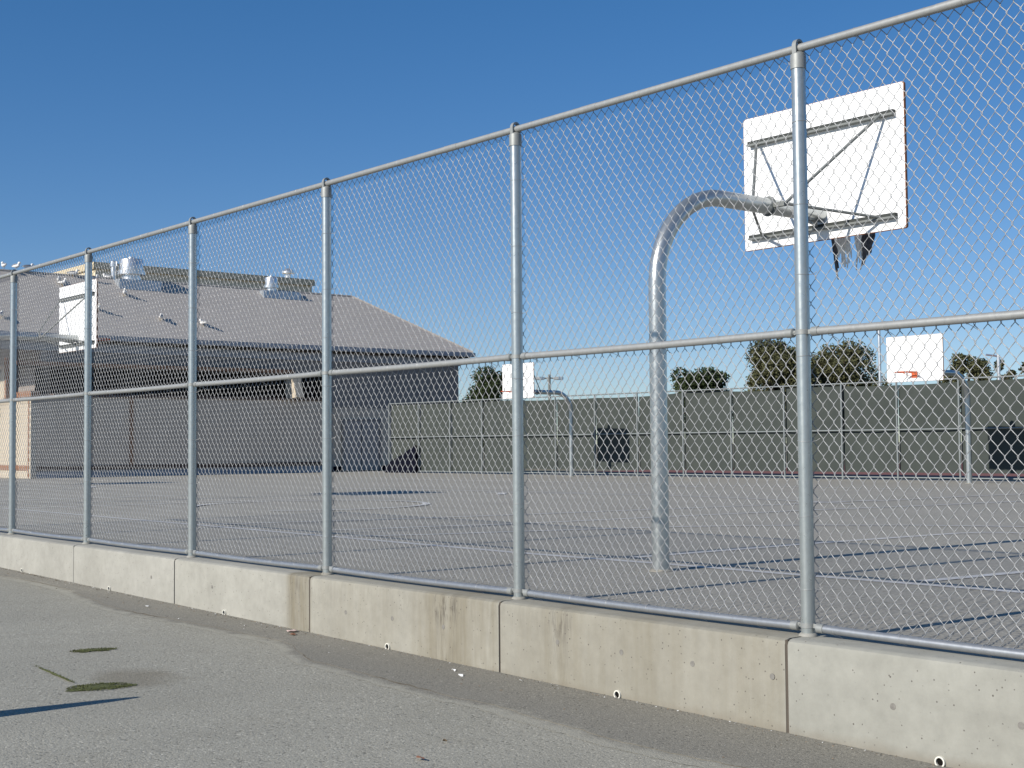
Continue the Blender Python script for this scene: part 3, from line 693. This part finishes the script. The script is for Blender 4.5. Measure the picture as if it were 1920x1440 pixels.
# ------------------------------------------------------------------ trees
def tree(label, base, h, wd, mat, blobs, leaf, nleaf, name='broadleaf_tree', seed=1):
    r = np.random.default_rng(seed); x, y, z = base
    o = thing(name, label, 'tree', base, 'trees beyond the far fence')
    tk = MB(); tk.tube([(x,y,z),(x+.1,y,z+h*.3),(x,y+.1,z+h*.6),(x+.1,y,z+h*.85)], [h*.03,h*.025,h*.018,h*.008], 10)
    for k in range(6):
        a = r.uniform(0, 6.28); zz = z+h*r.uniform(.3, .65)
        tk.tube([(x,y,zz),(x+math.cos(a)*wd*.25,y+math.sin(a)*wd*.25,zz+h*.12),(x+math.cos(a)*wd*.4,y+math.sin(a)*wd*.4,zz+h*.2)], [h*.013,h*.008,h*.003], 7)
    tk.build('trunk', MT['bark'], o, smooth=60)
    V = []; 
    tot = sum(b[3]*b[4] for b in blobs)
    for (bx, by, bz, br, bv) in blobs:
        n = int(nleaf*br*bv/tot)
        d = r.normal(size=(n,3)); d /= np.linalg.norm(d, axis=1, keepdims=True)
        rr = np.cbrt(r.uniform(.25, 1.0, size=(n,1)))*r.uniform(.85,1.1,size=(n,1))
        c = np.array([x+bx, y+by, z+bz]) + d*rr*np.array([br, br, bv])
        c += r.normal(size=(n,3))*br*.10
        u = r.normal(size=(n,3)); u /= np.linalg.norm(u, axis=1, keepdims=True)
        v_ = np.cross(u, r.normal(size=(n,3))); v_ /= np.linalg.norm(v_, axis=1, keepdims=True)
        s_ = leaf*r.uniform(.6, 1.4, size=(n,1))
        V.append(np.stack([c-u*s_-v_*s_*.5, c+u*s_*.3-v_*s_*.7, c+u*s_+v_*s_*.4, c-u*s_*.3+v_*s_*.6], 1).reshape(-1,3))
    V = np.concatenate(V) - np.array(base); n = len(V)//4
    me = bpy.data.meshes.new('crown'); me.from_pydata(V.tolist(), [], np.arange(n*4).reshape(-1,4).tolist()); me.materials.append(mat)
    c = bpy.data.objects.new('crown', me); COL.objects.link(c); c.parent = o
    return o
def clumps(wd, z0, z1, n, seed, br=(.16,.28), taper=.6):
    r = random.Random(seed); out = []
    for i in range(n):
        f = i/(n-1); zz = z0 + (z1-z0)*f; sp = wd*.5*(1-taper*max(0, f-.45)/.55)
        a = r.uniform(0, 6.28); q = sp*math.sqrt(r.uniform(.1, 1))*.8
        b = wd*r.uniform(*br); out.append((math.cos(a)*q, math.sin(a)*q, zz-b*.5, b, b*r.uniform(.6,.9)))
    return out
gz = -.034
tree('round dark green tree at the end of the building', (-73.6,56.9,gz), 6.7, 3.6, MT['leaf_d'], clumps(3.6,1.2,6.6,20,3,(.2,.3),.45), .075, 20000, 'conifer_tree', 3)
tree('low dark pine behind the windscreen right of the big hoop pole', (-84.1,90.95,gz), 8.0, 6.4, MT['leaf_d'], clumps(6.6,3,8.0,30,8,(.14,.22),.5)+[(-1.2,-1.3,7.5,.9,.8),(1.3,1.5,7.2,.9,.7)], .12, 16000, 'conifer_tree', 5)
tree('tall olive green tree left of the nearest fence post', (-66.3,81.1,gz), 9.1, 5.4, MT['leaf_o'], clumps(6.2,2.5,9.0,34,12,(.17,.27),.5), .1, 36000, 'broadleaf_tree', 7)
tree('loose olive tree with sky gaps right of the nearest fence post', (-66.0,89.1,gz), 9.4, 7.0, MT['leaf_o'], clumps(7.8,3,9.3,40,21,(.12,.2),.6)+[(-2.6,-3.2,8.3,1.0,.9),(-2.2,-2.6,7.4,1.1,.9),(-1.9,-2.3,6.4,1.2,1.0),(-3.0,-3.6,7.0,1.1,.9),(-3.6,-4.3,6.2,1.0,.9),(-2.4,-2.9,7.9,.9,.8)], .1, 34000, 'broadleaf_tree', 9)
tree('sparse bushy tree right of the right far hoop board', (-62.0,101.6,gz), 8.7, 4.0, MT['leaf_o'], clumps(4.8,4,8.6,22,31,(.13,.2),.5), .1, 13000, 'broadleaf_tree', 11)
tree('small thin tree beside the pole with side arm', (-62.6,108.6,gz), 8.4, 2.6, MT['leaf_o'], clumps(2.6,4,8.3,10,41,(.14,.24),.5), .1, 3600, 'broadleaf_tree', 13)
tree('wispy tree at the right edge above the windscreen', (-42.3,78.4,gz), 7.2, 2.8, MT['leaf_o'], clumps(2.8,3.5,7.1,12,51,(.10,.2),.4), .085, 4600, 'broadleaf_tree', 15)

# ------------------------------------------------------------------ small things on the pavement
def tuft(label, cx, cy, sx, sy, rot, n, seed):
    r = random.Random(seed); m = MB(); z = road_z(cx); vs = []; k = 26
    ca, sa = math.cos(rot), math.sin(rot)
    for i in range(k):
        a = 2*math.pi*i/k; q = r.uniform(.5, 1.15); u, v_ = sx*q*math.cos(a), sy*q*math.sin(a)
        vs.append((cx+u*ca-v_*sa, cy+u*sa+v_*ca, z+.002))
    m.add([(cx,cy,z+.008)] + vs, [(0, 1+i, 1+(i+1)%k) for i in range(k)])
    for i in range(n):
        a = r.uniform(0, 6.28); q = math.sqrt(r.uniform(0, 1))*.98; u, v_ = sx*q*math.cos(a), sy*q*math.sin(a)
        x, y = cx+u*ca-v_*sa, cy+u*sa+v_*ca; h = r.uniform(.003,.012); b = r.uniform(0, 6.28); wv = .003
        m.add([(x-wv*math.cos(b), y-wv*math.sin(b), z+.003), (x+wv*math.cos(b), y+wv*math.sin(b), z+.003), (x+r.uniform(-.012,.012), y+r.uniform(-.012,.012), z+h)], [(0,1,2)])
    return tag(m.build('moss_patch', MT['moss']), label, 'moss patch', 'green moss growing in pavement cracks')
tuft('thin dark moss patch on the pavement, farther of the two', -5.0, -1.72, .17, .085, rad(75), 900, 1)
tuft('larger green moss patch on the pavement near the long shadow', -3.6, -2.26, .2, .14, rad(70), 1800, 2)
tuft('thin line of moss along a pavement crack, leading to the larger patch', -4.25, -2.3, .46, .016, rad(176), 260, 3)
def scrap(label, x, y, s_, mat, name, cat, seed, grp=None):
    r = random.Random(seed); z = road_z(x) + (.004 if y < -.9 else .004+.022*(1+y)); k = 7
    vs = [(x + s_*math.cos(6.28*i/k)*r.uniform(.6,1), y + s_*.55*math.sin(6.28*i/k)*r.uniform(.6,1), z+r.uniform(.002,.018)) for i in range(k)]
    m = MB(); c = (x, y, z+.014); m.add([c]+vs+[(p[0],p[1],p[2]-.0015) for p in vs]+[(x,y,z+.0125)], [(0,1+i,1+(i+1)%k) for i in range(k)]+[(1+i,k+1+i,k+1+(i+1)%k,1+(i+1)%k) for i in range(k)]+[(2*k+1,k+1+(i+1)%k,k+1+i) for i in range(k)])
    return tag(m.build(name, mat), label, cat, grp)
PG = 'paper scraps along the foot of the wall'
scrap('white paper scrap lying nearer the wall below the dark streak', -2.56, -.34, .028, MT['paper'], 'paper_scrap', 'litter', 1, PG)
scrap('oval white scrap lying in front of another below the dark streak', -2.40, -.41, .026, MT['paper'], 'paper_scrap', 'litter', 2, PG)
scrap('small white paper scrap on the asphalt strip near the middle post', -1.99, -.26, .018, MT['paper'], 'paper_scrap', 'litter', 3, PG)
scrap('whitish scrap on the asphalt strip below the pale left panels', -6.94, -.42, .03, MT['paper'], 'paper_scrap', 'litter', 4, PG)
scrap('torn pinkish wrapper at the wall foot under the brown stained patch', -4.75, -.25, .07, MT['pink'], 'wrapper', 'litter', 5)
scrap('red brown dead leaf lying on the pavement at the bottom', -.82, -1.86, .035, MT['leafb'], 'dead_leaf', 'leaf', 6)
scrap('dark curled leaf on the pavement above the red brown leaf', -1.04, -1.55, .022, MT['straw'], 'dead_leaf', 'leaf', 7)
scrap('brown twiggy scrap on the strip beside the torn wrapper', -4.62, -.31, .05, MT['leafb'], 'dead_leaf', 'leaf', 8)
r = random.Random(5); m = MB()
for i in range(1500):
    x = r.uniform(-14, 3); y = -.172 - abs(r.gauss(0, .03 if r.random() < .8 else .25)); s_ = r.uniform(.003,.011); z = road_z(x)+.006+.022*max(0,1+y/.8)
    a = r.uniform(0, 6.28); mi = r.choice((0,0,0,0,0,1,1,1,2))
    m.add([(x+s_*math.cos(a),y+s_*math.sin(a),z),(x-s_*.6*math.sin(a),y+s_*.6*math.cos(a),z+s_*.6),(x-s_*math.cos(a),y-s_*math.sin(a),z),(x+s_*.5*math.sin(a),y-s_*.5*math.cos(a),z+.001)], [(0,1,2),(0,2,3),(0,1,3),(1,2,3)], mi)
o = tag(m.build('ground_litter', [MT['straw'], MT['hole'], MT['paper']]), 'fine dry grit and leaf crumbs along the wall foot', 'grit'); o['kind'] = 'stuff'
b = MB(); bx, by = -3.25, -4.1; bz = road_z(bx); b.lathe((bx,by,bz), [(.2,0),(.2,.03),(.13,.05),(.1,.5),(.05,.9),(.02,1.0)], 24)  # added out of view, stands in for the unknown caster of the pavement shadow
tag(b.build('shadow_caster', MT['caster'], smooth=40), 'tapered stand-in, out of view, for the unknown caster of the long pavement shadow', 'shadow_caster')
